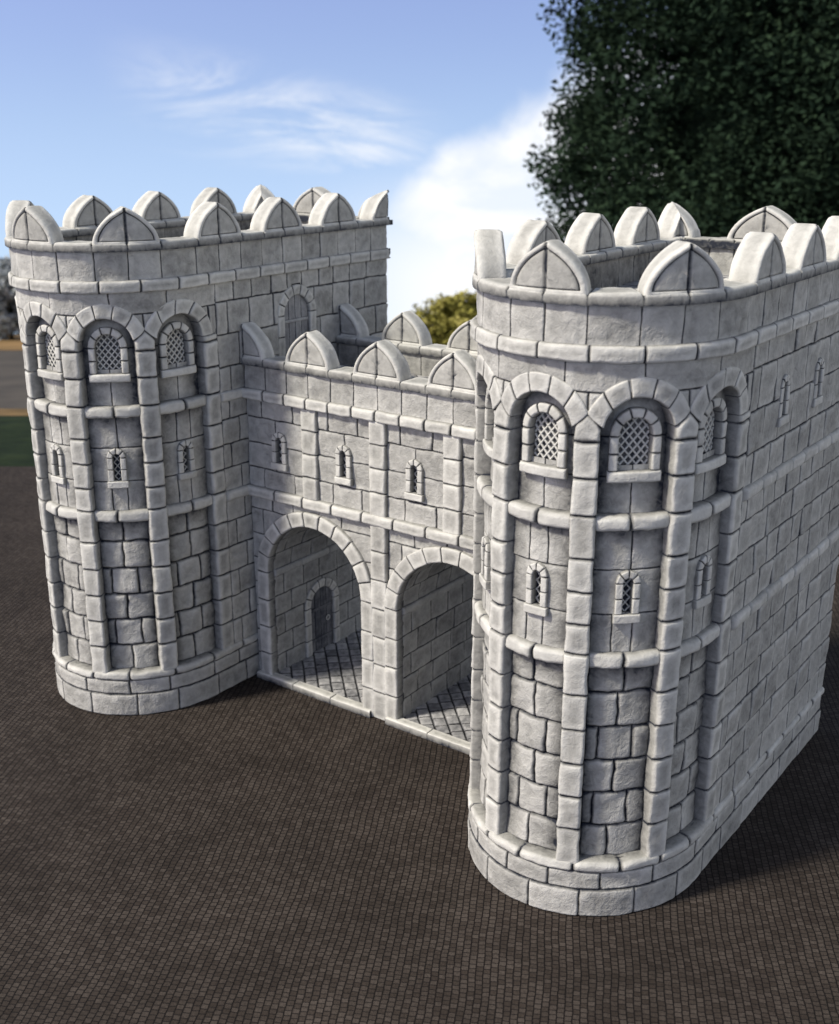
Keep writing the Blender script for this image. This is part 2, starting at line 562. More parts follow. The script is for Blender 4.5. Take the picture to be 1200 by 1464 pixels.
    # --- string courses
    for (z0, z1) in ((ZS1, Z2), (ZS2, Z3)):
        m = MB()
        for b in range(5):
            s0 = PIL[b] + PH - .02; s1 = PIL[b + 1] - PH + .02
            w2 = random.uniform(.44, .56)
            for (a, c) in ((s0, s0 + (s1 - s0) * w2), (s0 + (s1 - s0) * w2, s1)):
                block(m, tpath, a, c, z0, z1, off=-.012, depth=.12, r=.036, step=.05, amp=.010, wob=.012, free='z')
        for sg in (-1, 1):
            a, b = (2.5 * BAY + PH - .01, SC) if sg > 0 else (-SC, -2.5 * BAY - PH + .01)
            course(m, tpath, a, b, z0, z1, .34, off=.048, depth=.1, r=.036, amp=.008, wob=.008, free='sz')
            a, b = (SC, SEND) if sg > 0 else (-SEND, -SC)
            course(m, tpath, a, b, z0, z1, .4, off=.06, depth=.1, r=.036)
        build('string_course', m, TRIM, t)
    # --- cornice, parapet, coping
    m = MB()
    nst = 32
    stp = SC / 13
    for i in range(-13, 13):
        block(m, tpath, i * stp, (i + 1) * stp, Z5, Z6, off=.058, depth=.12, r=.024, step=.05, amp=.007, wob=.006, free='z')
    for a, b in ((SC, SEND), (-SEND, -SC)): even(m, tpath, a, b, Z5, Z6, 3, off=.062, depth=.12, r=.03)
    build('cornice', m, TRIM, t)
    ms = [0.03, 1.01, 2.03, 2.96, 3.88]
    marks = sorted(set([-q for q in ms[1:]] + ms))
    marks = [-SC] + [-q for q in reversed(ms[1:])] + [ms[0]] + ms[1:] + [SC]
    MW = .62
    cuts = []
    for a, b in zip(marks, marks[1:]):
        lo = a + MW / 2; hi = b - MW / 2
        cuts += [a, lo, hi]
    cuts.append(marks[-1])
    # (each merlon covers two stones, each gap one)
    m = MB()
    sheet(m, tpath, -SEND, SEND, Z6 - .1, Z8 - .03, -.04); sheet(m, tpath, -SEND, SEND, Z6 - .1, Z8 - .03, -.165)
    for a, b in zip(cuts, cuts[1:]):
        block(m, tpath, a, b, Z6 - .01, Z7 + .01, off=.012, depth=.045, r=.014, step=.05, amp=.009, wob=.005)
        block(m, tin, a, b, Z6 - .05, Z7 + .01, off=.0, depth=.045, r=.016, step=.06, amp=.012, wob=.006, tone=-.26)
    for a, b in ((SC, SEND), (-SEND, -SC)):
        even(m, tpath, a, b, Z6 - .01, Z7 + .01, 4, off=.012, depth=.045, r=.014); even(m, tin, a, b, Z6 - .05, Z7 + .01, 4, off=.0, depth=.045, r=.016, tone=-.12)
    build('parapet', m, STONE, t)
    m = MB()
    tt = ttop(Z8)
    for a, b in zip(cuts, cuts[1:]):
        block(m, tt, a, b, -.235, .052, off=0, depth=Z8 - Z7, r=.026, step=.06, amp=.006, wob=.006, free='z')
    for a, b in ((SC, SEND), (-SEND, -SC)): even(m, tt, a, b, -.235, .052, 4, off=0, depth=Z8 - Z7, r=.026)
    build('coping', m, TRIM, t)
    for s in marks: merlon(tpath, s, Z8 - .035, MW, ZM - Z8 + .035, .215, t, off=.045, corner=abs(abs(s) - SC) < 1e-6)
    merlon(lambda s, z, o: (s, L_ + o, z), 0, Z8 - .035, MW + .1, ZM - Z8 + .035, .215, t, off=.045)
    # --- roof paving
    m = MB()
    y = -1.0; k = 0
    while y < 3.1:
        x0 = -1.0 + (.0, .17)[k % 2] - .34
        while x0 < 1.0:
            if all((min(abs(p), 2) < .95) and (q > 0 or (p * p + (q / EY) ** 2) < .9) for p in (max(-.9, x0), min(.9, x0 + .34)) for q in (y, y + .34)):
                block(m, lambda s, z_, o: (s, z_, 4.60 + o), max(-.9, x0), min(.9, x0 + .34), y, min(y + .34, 3.0), depth=.03, r=.02, step=.08, wob=.004)
            x0 += .34
        y += .34; k += 1
    ang = [i * PI / 24 for i in range(25)]
    loop = [(-.97, L_ - .03, 4.585)] + [(-.97 * math.cos(a), -1.03 * math.sin(a), 4.585) for a in ang] + [(.97, L_ - .03, 4.585)]
    b0 = len(m.v)
    m.v += loop; m.c += [.1] * len(loop); m.f.append(tuple(range(b0, b0 + len(loop))))
    build('roof', m, FLOOR, t, smooth=True)
    # --- doors and slit windows on the flat sides
    def side(sgn):
        return lambda s, z, o: tpath(sgn * (s + H_), z, o)
    door(side(inner), 1.52, 3.33, 4.01, .315, .205, -.02, t, handle=False, lmat=WOOD2)
    for y in slits:
        window(side(-inner), y, .0, False, t, cutoff=1.19)
    return t

XL = -5.6064
make_tower(XL, 1, 'grey stone tower left of the gate, its flat inner wall carrying a small arched door', 3)
make_tower(0, -1, 'nearest grey stone tower, right of the gate, with narrow slits in its outer wall', 8)

# ------------------------------------------------------------------ gate
random.seed(21)
GX = XL / 2; GY = .67; HWG = 1.785
gate = empty('gate_wall', (GX, GY, 0), 'battlemented wall between the two towers with twin arched passages', 'gatehouse')
def gf(s, z, o): return (s, -o, z)
def gr(s, z, o): return (-s, 1.70 + o, z)
AC = (-.887, .887); RI, RO, ZC = .652, .815, 1.305
def ghole(margin):
    def f(s, z):
        return any(in_arch(s, z, c, -1, ZC, RI + margin) for c in AC)
    return f
m = MB()
for mp_ in (gf, gr):
    z = 0.
    kw = dict(depth=.05, r=.018, step=.045, amp=.008, wob=.009, jit=.006)
    for k in range(8):
        z1 = min(z + .288, ZS1 + .02) if k < 7 else ZS1 + .02
        h = ghole(.09)
        course(m, mp_, -HWG, -.1, z, z1, .34, phase=(.5, .95)[k % 2], hole=h, off=0., **kw)
        course(m, mp_, .1, HWG, z, z1, .34, phase=(.5, .95)[k % 2], hole=h, off=0., **kw)
        z = z1
    zz = [Z2 - .01, Z2 + .21, Z2 + .485, Z2 + .76, ZS2 + .02]
    px = [-HWG, -.887, 0, .887, HWG]
    for b in range(4):
        a = px[b] + (.09 if b else 0); c = px[b + 1] - (.09 if b < 3 else 0)
        sc = (px[b] + px[b + 1]) / 2
        hole = lambda s, z, sc=sc: in_arch(s, z, sc, 2.60, 2.83, .058)
        for k in range(4):
            j = random.uniform(-.05, .05)
            cuts = ([0, .30 + j, .84 + j, 1], [0, .5, 1], [0, .5, 1], [0, .22 + j, .76 + j, 1])[k]
            for c0, c1 in zip(cuts, cuts[1:]):
                block(m, mp_, a + (c - a) * c0, a + (c - a) * c1, zz[k], zz[k + 1], off=0., hole=hole, **kw)
# solid core of the wall around the passages (front and rear skins with arch openings, top slab)
for yy in (.05, 1.65):
    for i in range(2):
        c = AC[i]
        xs0, xs1 = (-HWG, 0) if i == 0 else (0, HWG)
        K = 32; top = []; arc = []
        for k in range(K + 1):
            a_ = PI - PI * k / K
            x_ = c + (RI + .03) * math.cos(a_); z_ = ZC + (RI + .03) * math.sin(a_)
            arc.append((x_, yy, z_)); top.append((xs0 + (xs1 - xs0) * k / K, yy, 2.3))
        m.grid([arc, top], [[.02] * (K + 1)] * 2)
        for (a_, b_) in ((xs0, c - RI - .03), (c + RI + .03, xs1)):
            m.grid([[(a_, yy, 0), (b_, yy, 0)], [(a_, yy, ZC), (b_, yy, ZC)]], [[.02] * 2] * 2)
            zt = 2.3
        m.grid([[(xs0, yy, ZC), (xs0, yy, 2.3)], [(c - RI - .03, yy, ZC), (xs0, yy, 2.3)]], [[.02] * 2] * 2)
        m.grid([[(xs1, yy, ZC), (xs1, yy, 2.3)], [(c + RI + .03, yy, ZC), (xs1, yy, 2.3)]], [[.02] * 2] * 2)
    yb = .13 if yy < 1 else 1.57
    m.grid([[(-HWG, yb, 2.2), (HWG, yb, 2.2)], [(-HWG, yb, 3.35), (HWG, yb, 3.35)]], [[.02] * 2] * 2)
build('wall', m, STONE, gate)

for mp_ in (gf, gr):
    for s, z0, lst in ((-.887, Z2, None), (.887, Z2, None), (0, 0, None)):
        m = MB()
        kw = dict(off=.045, depth=.09, r=.020, step=.05, amp=.007, wob=.006, jit=.004, free='s')
        if s == 0:
            z = 0
            for k in range(7):
                z1 = z + (ZS1 + .05) / 7; block(m, mp_, -.1, .1, z, z1, **kw); z = z1
            block(m, mp_, -.1, .1, z, Z2 + .02, **kw)
        hz = (ZS2 + .02 - Z2 + .01) / 4
        for k in range(4):
            block(m, mp_, s - .1, s + .1, Z2 - .01 + hz * k, Z2 - .01 + hz * (k + 1), **kw)
        build('pilaster', m, TRIM, gate)
    for (z0, z1, of) in ((ZS1, Z2, .062), (ZS2, Z3, .075)):
        m = MB()
        even(m, mp_, -HWG, HWG, z0, z1, 9 if z0 < 3 else 12, off=of, depth=.14, r=.027, step=.05, amp=.008, wob=.007, free='z')
        build('string_course' if z0 < 3 else 'cornice', m, TRIM, gate)
    # arch rings
    for c in AC:
        m = MB()
        kw = dict(off=.048, depth=.12, r=.019, step=.05, amp=.006, wob=.005, jit=.005, free='z')
        ring(m, mp_, c, ZC, RI, RO, 11, **kw); kw['free'] = 's'
        for sg in (-1, 1):
            a, b = (c - RO, c - RI) if sg < 0 else (c + RI, c + RO)
            for k in range(4):
                block(m, mp_, a, b, ZC * k / 4, ZC * (k + 1) / 4, **kw)
        build('arch', m, TRIM, gate)
px = [-HWG, -.887, 0, .887, HWG]
for b in range(4):
    window(gf, (px[b] + px[b + 1]) / 2 + (.02 if b == 0 else -.02 if b == 3 else 0), 0., False, gate)

# passages
for i, c in enumerate(AC):
    m = MB()
    for sg in (-1, 1):
        def pw(s, z, o, sg=sg, c=c): return (c + sg * (RI - o), s, z)
        dr = (i == 0 and sg < 0)
        hole = (lambda s, z: in_arch(s, z, .83, 0, .66, .23)) if dr else None
        z = .03
        for k in range(5):
            z1 = z + .24; course(m, pw, .05, 1.65, z, z1, .31, phase=(.5, .9)[k % 2], off=0, depth=.04, r=.016, step=.045, amp=.010, wob=.007, hole=hole); z = z1
        course(m, pw, .05, 1.65, z, z + .085, .5, off=.03, depth=.07, r=.022, amp=.006, free='sz')
        m.grid([[pw(0.04, 0, -.045), pw(1.66, 0, -.045)], [pw(.04, 1.35, -.045), pw(1.66, 1.35, -.045)]], [[.02] * 2] * 2)
    # barrel vault
    def vm(s, a, o, c=c):
        t = a / .65
        return (c + (RI - o) * math.cos(t), s, ZC + (RI - o) * math.sin(t))
    nn = 10
    for k in range(nn):
        a0 = PI * .65 * k / nn; a1 = PI * .65 * (k + 1) / nn
        course(m, vm, .05, 1.65, a0, a1, .3, phase=(.5, .95)[k % 2], off=0, depth=.035, r=.014, step=.06, amp=.010, wob=.007)
    m.grid([[vm(s, PI * .65 * k / 20, -.04) for k in range(21)] for s in (.04, 1.66)], [[.02] * 21] * 2)
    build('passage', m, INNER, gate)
def pwl(s, z, o): return (AC[0] - RI + o, s, z)
door(pwl, .83, .06, .66, .30, .20, -.02, gate, handle=True, hs=1, fmat=STONE)

# paving in the passages, diagonal
m = MB()
u_ = 1 / math.sqrt(2)
def dm(a, b, o): return ((a - b) * u_, (a + b) * u_ + .85, .065 + o)
def clip(a, b):
    x, y, _ = dm(a, b, 0)
    return not (-1.80 < x < 1.80 and -.0 < y < 1.80)
a = -2.2; k = 0
while a < 2.2:
    b = -2.2 + random.uniform(0, .2)
    while b < 2.2:
        ln = .17 * random.uniform(.9, 1.1)
        if not all(clip(p, q) for p in (a, a + .14) for q in (b, b + ln / 2, b + ln)):
            block(m, dm, a, a + .14, b, b + ln, depth=.04, r=.022, step=.05, amp=.006, wob=.003, hole=clip, tone=random.uniform(-.1, .1))
        b += ln
    a += .14; k += 1
m.grid([[(-1.8, 0, .03), (1.8, 0, .03)], [(-1.8, 1.82, .03), (1.8, 1.82, .03)]], [[.02] * 2] * 2)
build('floor', m, FLOOR, gate)
m = MB()
for mp_ in (gf, gr):
    for (a, b) in ((-1.74, -.1), (.1, 1.74)):
        even(m, lambda s, t_, o, mp_=mp_: mp_(s, .075 + o, t_), a, b, -.03, .085, 3, depth=.075, r=.014, step=.06, amp=.004, wob=.003, free='z')
build('kerb', m, TRIM, gate)

# deck, parapets, merlons
m = MB()
a = -2.4
while a < 2.4:
    b = -2.4 + random.uniform(0, .2)
    while b < 2.4:
        ln = .34 * random.uniform(.85, 1.15)
        f_ = lambda p, q: not (-1.8 < dm(p, q, 0)[0] < 1.8 and .15 < dm(p, q, 0)[1] < 1.55)
        if not all(f_(p, q) for p in (a, a + .2) for q in (b, b + ln / 2, b + ln)):
            block(m, lambda s, t_, o: (dm(s, t_, 0)[0], dm(s, t_, 0)[1], 3.36 + o), a, a + .2, b, b + ln, depth=.03, r=.018, step=.06, hole=f_, wob=.003)
        b += ln
    a += .2
m.grid([[(-1.8, .1, 3.335), (1.8, .1, 3.335)], [(-1.8, 1.6, 3.335), (1.8, 1.6, 3.335)]], [[.02] * 2] * 2)
build('deck', m, FLOOR, gate)
GCX = [-1.773 + .8865 * i for i in range(5)]
cuts = []
MWG = .59
for a, b in zip(GCX, GCX[1:]):
    cuts += [a, a + MWG / 2, b - MWG / 2]
cuts.append(GCX[-1])
for mp_ in (gf, gr):
    inn = (lambda s, z, o, mp_=mp_: mp_(s, z, -.19 - o))
    m = MB()
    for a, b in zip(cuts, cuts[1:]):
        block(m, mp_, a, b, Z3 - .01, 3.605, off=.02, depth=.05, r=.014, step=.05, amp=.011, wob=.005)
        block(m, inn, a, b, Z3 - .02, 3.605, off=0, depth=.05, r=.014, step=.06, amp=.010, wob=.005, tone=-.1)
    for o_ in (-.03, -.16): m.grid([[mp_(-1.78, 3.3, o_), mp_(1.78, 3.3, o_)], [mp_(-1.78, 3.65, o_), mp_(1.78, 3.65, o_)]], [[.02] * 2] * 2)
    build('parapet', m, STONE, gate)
    m = MB()
    for a, b in zip(cuts, cuts[1:]):
        block(m, lambda s, t_, o, mp_=mp_: mp_(s, 3.68 + o, t_), a, b, -.225, .05, depth=.085, r=.022, step=.06, amp=.005, wob=.004, free='z')
    build('coping', m, TRIM, gate)
    for g in GCX: merlon(mp_, g, 3.65, MWG, .37, .20, gate, off=.04)

# ------------------------------------------------------------------ ground
def tag(o, kind=None, label=None, cat=None, group=None):
    for k_, v_ in (('kind', kind), ('label', label), ('category', cat), ('group', group)):
        if v_: o[k_] = v_
    return o

m_, nt, b_ = nodes('cobbles')
tc = N(nt, 'ShaderNodeTexCoord')
mpn = N(nt, 'ShaderNodeMapping'); mpn.inputs['Rotation'].default_value = (0, 0, R(-118.8))
nt.links.new(tc.outputs['Object'], mpn.inputs['Vector'])
wn = N(nt, 'ShaderNodeTexNoise', inp={'Scale': 1.6, 'Detail': 2})
nt.links.new(mpn.outputs[0], wn.inputs['Vector'])
wv = N(nt, 'ShaderNodeVectorMath', operation='SUBTRACT'); nt.links.new(wn.outputs['Color'], wv.inputs[0]); wv.inputs[1].default_value = (.5, .5, .5)
ws_ = N(nt, 'ShaderNodeVectorMath', operation='SCALE'); nt.links.new(wv.outputs[0], ws_.inputs[0]); ws_.inputs['Scale'].default_value = .05
wn2 = N(nt, 'ShaderNodeTexNoise', inp={'Scale': 14., 'Detail': 1})
nt.links.new(mpn.outputs[0], wn2.inputs['Vector'])
wv2 = N(nt, 'ShaderNodeVectorMath', operation='SUBTRACT'); nt.links.new(wn2.outputs['Color'], wv2.inputs[0]); wv2.inputs[1].default_value = (.5, .5, .5)
ws2 = N(nt, 'ShaderNodeVectorMath', operation='SCALE'); nt.links.new(wv2.outputs[0], ws2.inputs[0]); ws2.inputs['Scale'].default_value = .012
ad = N(nt, 'ShaderNodeVectorMath', operation='ADD'); nt.links.new(mpn.outputs[0], ad.inputs[0]); nt.links.new(ws_.outputs[0], ad.inputs[1])
ad2 = N(nt, 'ShaderNodeVectorMath', operation='ADD'); nt.links.new(ad.outputs[0], ad2.inputs[0]); nt.links.new(ws2.outputs[0], ad2.inputs[1])
br = N(nt, 'ShaderNodeTexBrick', offset=.5, inp={'Color1': (.036, .028, .0225, 1), 'Color2': (.068, .056, .047, 1), 'Mortar': (.010, .008, .008, 1), 'Scale': 1.,
       'Mortar Size': .0042, 'Mortar Smooth': .35, 'Bias': -.1, 'Brick Width': .048, 'Row Height': .055})
nt.links.new(ad2.outputs[0], br.inputs['Vector'])
ln_ = N(nt, 'ShaderNodeTexNoise', inp={'Scale': .9, 'Detail': 5, 'Roughness': .65}); nt.links.new(mpn.outputs[0], ln_.inputs['Vector'])
fn_ = N(nt, 'ShaderNodeTexNoise', inp={'Scale': 60, 'Detail': 2}); nt.links.new(mpn.outputs[0], fn_.inputs['Vector'])
lc = ramp(nt, ln_.outputs['Fac'], [(.3, (.62, .60, .60)), (.7, (1.25, 1.25, 1.28))])
col = mixc(nt, 1., br.outputs['Color'], lc, 'MULTIPLY')
fc = ramp(nt, fn_.outputs['Fac'], [(.3, (.75, .75, .75)), (.7, (1.25, 1.25, 1.25))])
col = mixc(nt, 1., col, fc, 'MULTIPLY')
sx_ = N(nt, 'ShaderNodeSeparateXYZ'); nt.links.new(ad2.outputs[0], sx_.inputs[0])
rowp = mathn(nt, 'PINGPONG', sx_.outputs[1], .0275)
rowd = ramp(nt, mathn(nt, 'MULTIPLY', rowp, 36.), [(0., (.25, .22, .20)), (.16, (.55, .52, .50)), (.34, (1., 1., 1.))])
col = mixc(nt, .7, col, rowd, 'MULTIPLY')
nt.links.new(col, b_.inputs['Base Color'])
b_.inputs['Roughness'].default_value = .85; b_.inputs['Specular IOR Level'].default_value = .2
hb_ = mathn(nt, 'SUBTRACT', mathn(nt, 'MULTIPLY', fn_.outputs['Fac'], .3), br.outputs['Fac'])
bp_ = N(nt, 'ShaderNodeBump', inp={'Strength': .7, 'Distance': .012}); nt.links.new(hb_, bp_.inputs['Height']); nt.links.new(bp_.outputs[0], b_.inputs['Normal'])
COBBLE = m_

CAM = Vector((4.0218, -7.9937, 6.0094))
FH = Vector((-.5902, .8073, 0)); RH = Vector((.8073, .5902, 0))
def at(h, u, z=0.): # ground point at distance h ahead and sideways slope u from the viewpoint
    p = CAM + FH * h + RH * (u * h); return (p.x, p.y, z)
def hp(h, l, z): # same, lateral distance instead
    p = CAM + FH * h + RH * l; return (p.x, p.y, z)
mb = MB()
P = [hp(-30, -60, 0), hp(-30, 60, 0), hp(20.5, 60, 0), hp(20.5, -60, 0)]
mb.v = P + [(p[0], p[1], -.3) for p in P]; mb.c = [.5] * 8
mb.f = [(0, 1, 2, 3), (2, 6, 7, 3), (1, 5, 6, 2), (0, 3, 7, 4), (4, 5, 1, 0)]
tag(build('cobbled_ground', mb, COBBLE, smooth=False), 'structure')

def plain(name, cols, sc, rough=.9, bump=.0):
    m, nt, b = nodes(name)
    tc = N(nt, 'ShaderNodeTexCoord'); n = N(nt, 'ShaderNodeTexNoise', inp={'Scale': sc, 'Detail': 5, 'Roughness': .65})
    nt.links.new(tc.outputs['Object'], n.inputs['Vector'])
    nt.links.new(ramp(nt, n.outputs['Fac'], [(.3 + .4 * i / (len(cols) - 1), c) for i, c in enumerate(cols)]), b.inputs['Base Color'])
    b.inputs['Roughness'].default_value = rough; b.inputs['Specular IOR Level'].default_value = .1
    if bump:
        bp = N(nt, 'ShaderNodeBump', inp={'Strength': .8, 'Distance': bump}); nt.links.new(n.outputs['Fac'], bp.inputs['Height']); nt.links.new(bp.outputs[0], b.inputs['Normal'])
    return m
def slope(h): return -.35 - .14 * (h - 20.0)
def strip(name, h0, h1, mat, dz=0., nh=12, nl=30, amp=.0, w=220):
    mb = MB(); rows = []
    for i in range(nh + 1):
        h = h0 + (h1 - h0) * i / nh
        row = []
        for j in range(nl + 1):
            l = -w + 2 * w * j / nl
            row.append(hp(h, l, slope(h) + dz + amp * noise.noise(Vector((h * .11, l * .11, 3)))))
        rows.append(row)
    mb.grid(rows, [[.5] * (nl + 1)] * (nh + 1))
    return tag(build(name, mb, mat), 'structure')
strip('lawn', 20.6, 33., plain('lawn_grass', [(.008, .014, .005), (.014, .024, .008), (.024, .036, .012)], 1.3, bump=.05), nh=30, nl=120, amp=.12)
strip('dry_verge', 33., 35.5, plain('dry_grass', [(.11, .075, .035), (.24, .155, .07)], .8))
strip('road', 35.5, 77, plain('worn_asphalt', [(.06, .055, .05), (.12, .105, .09)], .25), dz=-.04)
strip('field', 74, 104, plain('dry_field', [(.12, .09, .04), (.36, .22, .10)], .15))

# ------------------------------------------------------------------ planting
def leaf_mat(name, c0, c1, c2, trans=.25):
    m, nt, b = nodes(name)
    at_ = N(nt, 'ShaderNodeAttribute', attribute_name='wear_shade')
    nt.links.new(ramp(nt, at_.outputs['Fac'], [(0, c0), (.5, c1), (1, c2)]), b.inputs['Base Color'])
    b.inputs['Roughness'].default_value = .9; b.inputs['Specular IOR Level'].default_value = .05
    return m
BARK = plain('bark', [(.03, .024, .018), (.08, .065, .05)], 3, bump=.05)

def crown(prof, nclump, nleaf, crad, lsize, mat, root, seed, core=True, sparse=None):
    """prof: list of (z, radius) about the trunk; leaf clumps fill the outer volume"""
    rnd = random.Random(seed)
    mb = MB()
    def rad(z):
        for (z0, r0), (z1, r1) in zip(prof, prof[1:]):
            if z0 <= z <= z1: return r0 + (r1 - r0) * (z - z0) / (z1 - z0)
        return 0
    zlo, zhi = prof[0][0], prof[-1][0]
    n = 0
    while n < nclump:
        z = rnd.uniform(zlo, zhi); t = rnd.uniform(0, 2 * PI); r0 = rad(z)
        if rnd.random() > (r0 / max(p[1] for p in prof)) + .15: continue
        rho = r0 * (1 - .55 * rnd.random() ** 1.6) * (1 + .16 * noise.noise(Vector((math.cos(t) * 2.2, math.sin(t) * 2.2, z * .45 + seed))))
        p = Vector((rho * math.cos(t), rho * math.sin(t), z))
        n += 1
        if sparse and sparse(p) > rnd.random(): continue
        base = rnd.uniform(.2, .65)
        cr_ = crad * rnd.uniform(.6, 1.25)
        for k in range(nleaf):
            d = Vector((rnd.gauss(0, 1), rnd.gauss(0, 1), rnd.gauss(0, .75))); d = d.normalized() * cr_ * rnd.random() ** .45
            q = p + d
            a = Vector((rnd.gauss(0, 1), rnd.gauss(0, 1), rnd.gauss(0, .6))).normalized()
            b = a.cross(Vector((rnd.gauss(0, 1), rnd.gauss(0, 1), rnd.gauss(0, 1)))).normalized()
            s = lsize * rnd.uniform(.6, 1.3)
            i = len(mb.v)
            mb.v += [tuple(q - a * s), tuple(q + b * s * .5), tuple(q + a * s), tuple(q - b * s * .5)]
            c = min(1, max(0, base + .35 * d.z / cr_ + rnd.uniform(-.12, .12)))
            mb.c += [c] * 4
            mb.f.append((i, i + 1, i + 2, i + 3))
    if core:
        rows = []
        for i in range(13):
            z = zlo + (zhi - zlo) * (.04 + .9 * i / 12)
            rows.append([(rad(z) * .5 * math.cos(2 * PI * j / 18) * (1 + .2 * noise.noise(Vector((j, i, seed)))), rad(z) * .5 * math.sin(2 * PI * j / 18), z) for j in range(18)])
            rows[-1].append(rows[-1][0])
        mb.grid(rows, [[.05] * 19] * 13)
    return build('crown', mb, mat, root, smooth=False)

def limb(mb, a, b, r0, r1, n=6):
    a = Vector(a); b = Vector(b); d = (b - a).normalized()
    x = d.orthogonal().normalized(); y = d.cross(x)
    rows = []
    for k in range(n + 1):
        t = k / n
        c = a.lerp(b, t) + Vector((noise.noise(a + Vector((t * 3, 0, 0))), noise.noise(a + Vector((0, t * 3, 5))), 0)) * .15 * (b - a).length * math.sin(PI * t) * .6
        r = r0 + (r1 - r0) * t
        rows.append([tuple(c + (x * math.cos(2 * PI * j / 8) + y * math.sin(2 * PI * j / 8)) * r) for j in range(9)])
    mb.grid(rows, [[.5] * 9] * (n + 1))

def trunk(root, h, r, br_, seed):
    rnd = random.Random(seed); mb = MB()
    limb(mb, (0, 0, -.3), (0, 0, h), r, r * .25, 10)
    for k in range(br_):
        z = h * rnd.uniform(.25, .9); t = rnd.uniform(0, 2 * PI); l = h * rnd.uniform(.2, .4)
        limb(mb, (0, 0, z), (l * math.cos(t), l * math.sin(t), z + l * rnd.uniform(.2, .7)), r * .35, r * .06)
    build('trunk', mb, BARK, root)

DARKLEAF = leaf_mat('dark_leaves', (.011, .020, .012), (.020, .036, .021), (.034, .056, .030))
g0 = slope(46)
p = at(46, .301, g0)
tr = empty('large_tree', p, 'huge dark green leafy tree rising behind the nearest tower, its top out of the picture', 'tree')
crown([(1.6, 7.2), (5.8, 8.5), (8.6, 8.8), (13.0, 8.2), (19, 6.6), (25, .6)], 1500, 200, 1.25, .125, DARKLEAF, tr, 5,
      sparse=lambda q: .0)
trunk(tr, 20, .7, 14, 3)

YEL = leaf_mat('yellow_leaves', (.09, .09, .02), (.27, .25, .06), (.50, .45, .15))
p = at(60, .037, slope(60))
bu = empty('round_bush', p, 'rounded yellow-green bush seen beyond the gate battlements', 'bush')
crown([(.3, 2.2), (1.4, 3.0), (2.4, 2.3), (3.2, .8)], 120, 90, .6, .16, YEL, bu, 9)
trunk(bu, 1.6, .14, 5, 8)

PALE = leaf_mat('pale_leaves', (.16, .18, .18), (.42, .45, .46), (.8, .82, .84))
GREEN = leaf_mat('green_leaves', (.02, .035, .012), (.05, .08, .03), (.12, .16, .06))
LBL = ['pale silvery tree at the far end of the road, left edge of the view', 'small dark green tree beside the far field, left of the tower', 'tall pale tree standing behind the dark green tree on the left', 'broad green tree far out to the left']
spec = [(92, -.352, 6.0, 2.9, PALE), (93, -.372, 3.2, 2.4, GREEN), (104, -.395, 8.4, 3.6, PALE), (98, -.43, 6.5, 3.4, GREEN)]
for i, (h, u, ht, rd, mt) in enumerate(spec):
    r_ = empty('background_tree', at(h, u, slope(h)), LBL[i], 'tree', 'trees far behind on the left')
    crown([(.8, rd * .7), (ht * .4, rd), (ht * .75, rd * .75), (ht, .3)], 130, 60, .9, .28, mt, r_, 30 + i, core=False)
    trunk(r_, ht * .8, .18, 6, 40 + i)

# ------------------------------------------------------------------ world
w = bpy.data.worlds.new('World'); bpy.context.scene.world = w; w.use_nodes = True
nt = w.node_tree; nt.nodes.clear()
out = nt.nodes.new('ShaderNodeOutputWorld'); bg = nt.nodes.new('ShaderNodeBackground')
nt.links.new(bg.outputs[0], out.inputs[0])
SUN_EL = 46.; SUN_DIR = Vector((-.52, -.85, 0)).normalized()
tc = N(nt, 'ShaderNodeTexCoord')
sky = N(nt, 'ShaderNodeTexSky', sky_type='NISHITA', sun_disc=False, sun_elevation=R(SUN_EL), sun_rotation=math.atan2(SUN_DIR.x, SUN_DIR.y), air_density=1.0, dust_density=1.2, ozone_density=3.)
# the open valley drops away, so the clear sky is carried a little below the level horizon
up = N(nt, 'ShaderNodeVectorMath', operation='ADD'); nt.links.new(tc.outputs['Generated'], up.inputs[0]); up.inputs[1].default_value = (0, 0, .30)
nt.links.new(up.outputs[0], sky.inputs['Vector'])
def dot(v):
    n = N(nt, 'ShaderNodeVectorMath', operation='DOT_PRODUCT'); nt.links.new(tc.outputs['Generated'], n.inputs[0]); n.inputs[1].default_value = v; return n.outputs['Value']
df = mathn(nt, 'MAXIMUM', dot(tuple(FH)), .05)
U = mathn(nt, 'DIVIDE', dot(tuple(RH)), df); V = mathn(nt, 'DIVIDE', dot((0, 0, 1)), df)
def sstep(x, a, b):
    n = N(nt, 'ShaderNodeMapRange', interpolation_type='SMOOTHSTEP')
    nt.links.new(x, n.inputs['Value'])
    if a < b: n.inputs['From Min'].default_value = a; n.inputs['From Max'].default_value = b
    else:
        n.inputs['From Min'].default_value = b; n.inputs['From Max'].default_value = a
        n.inputs['To Min'].default_value = 1; n.inputs['To Max'].default_value = 0
    return n.outputs['Result']
cmb = N(nt, 'ShaderNodeCombineXYZ'); nt.links.new(U, cmb.inputs[0]); nt.links.new(V, cmb.inputs[1])
def cn(sx, sy, rot, det, rough, dist, off=0):
    mp = N(nt, 'ShaderNodeMapping'); mp.inputs['Scale'].default_value = (sx, sy, 1); mp.inputs['Rotation'].default_value = (0, 0, R(rot)); mp.inputs['Location'].default_value = (off, off * .7, 0)
    nt.links.new(cmb.outputs[0], mp.inputs['Vector'])
    n = N(nt, 'ShaderNodeTexNoise', inp={'Scale': 1., 'Detail': det, 'Roughness': rough, 'Distortion': dist}); nt.links.new(mp.outputs[0], n.inputs['Vector']); return n.outputs['Fac']
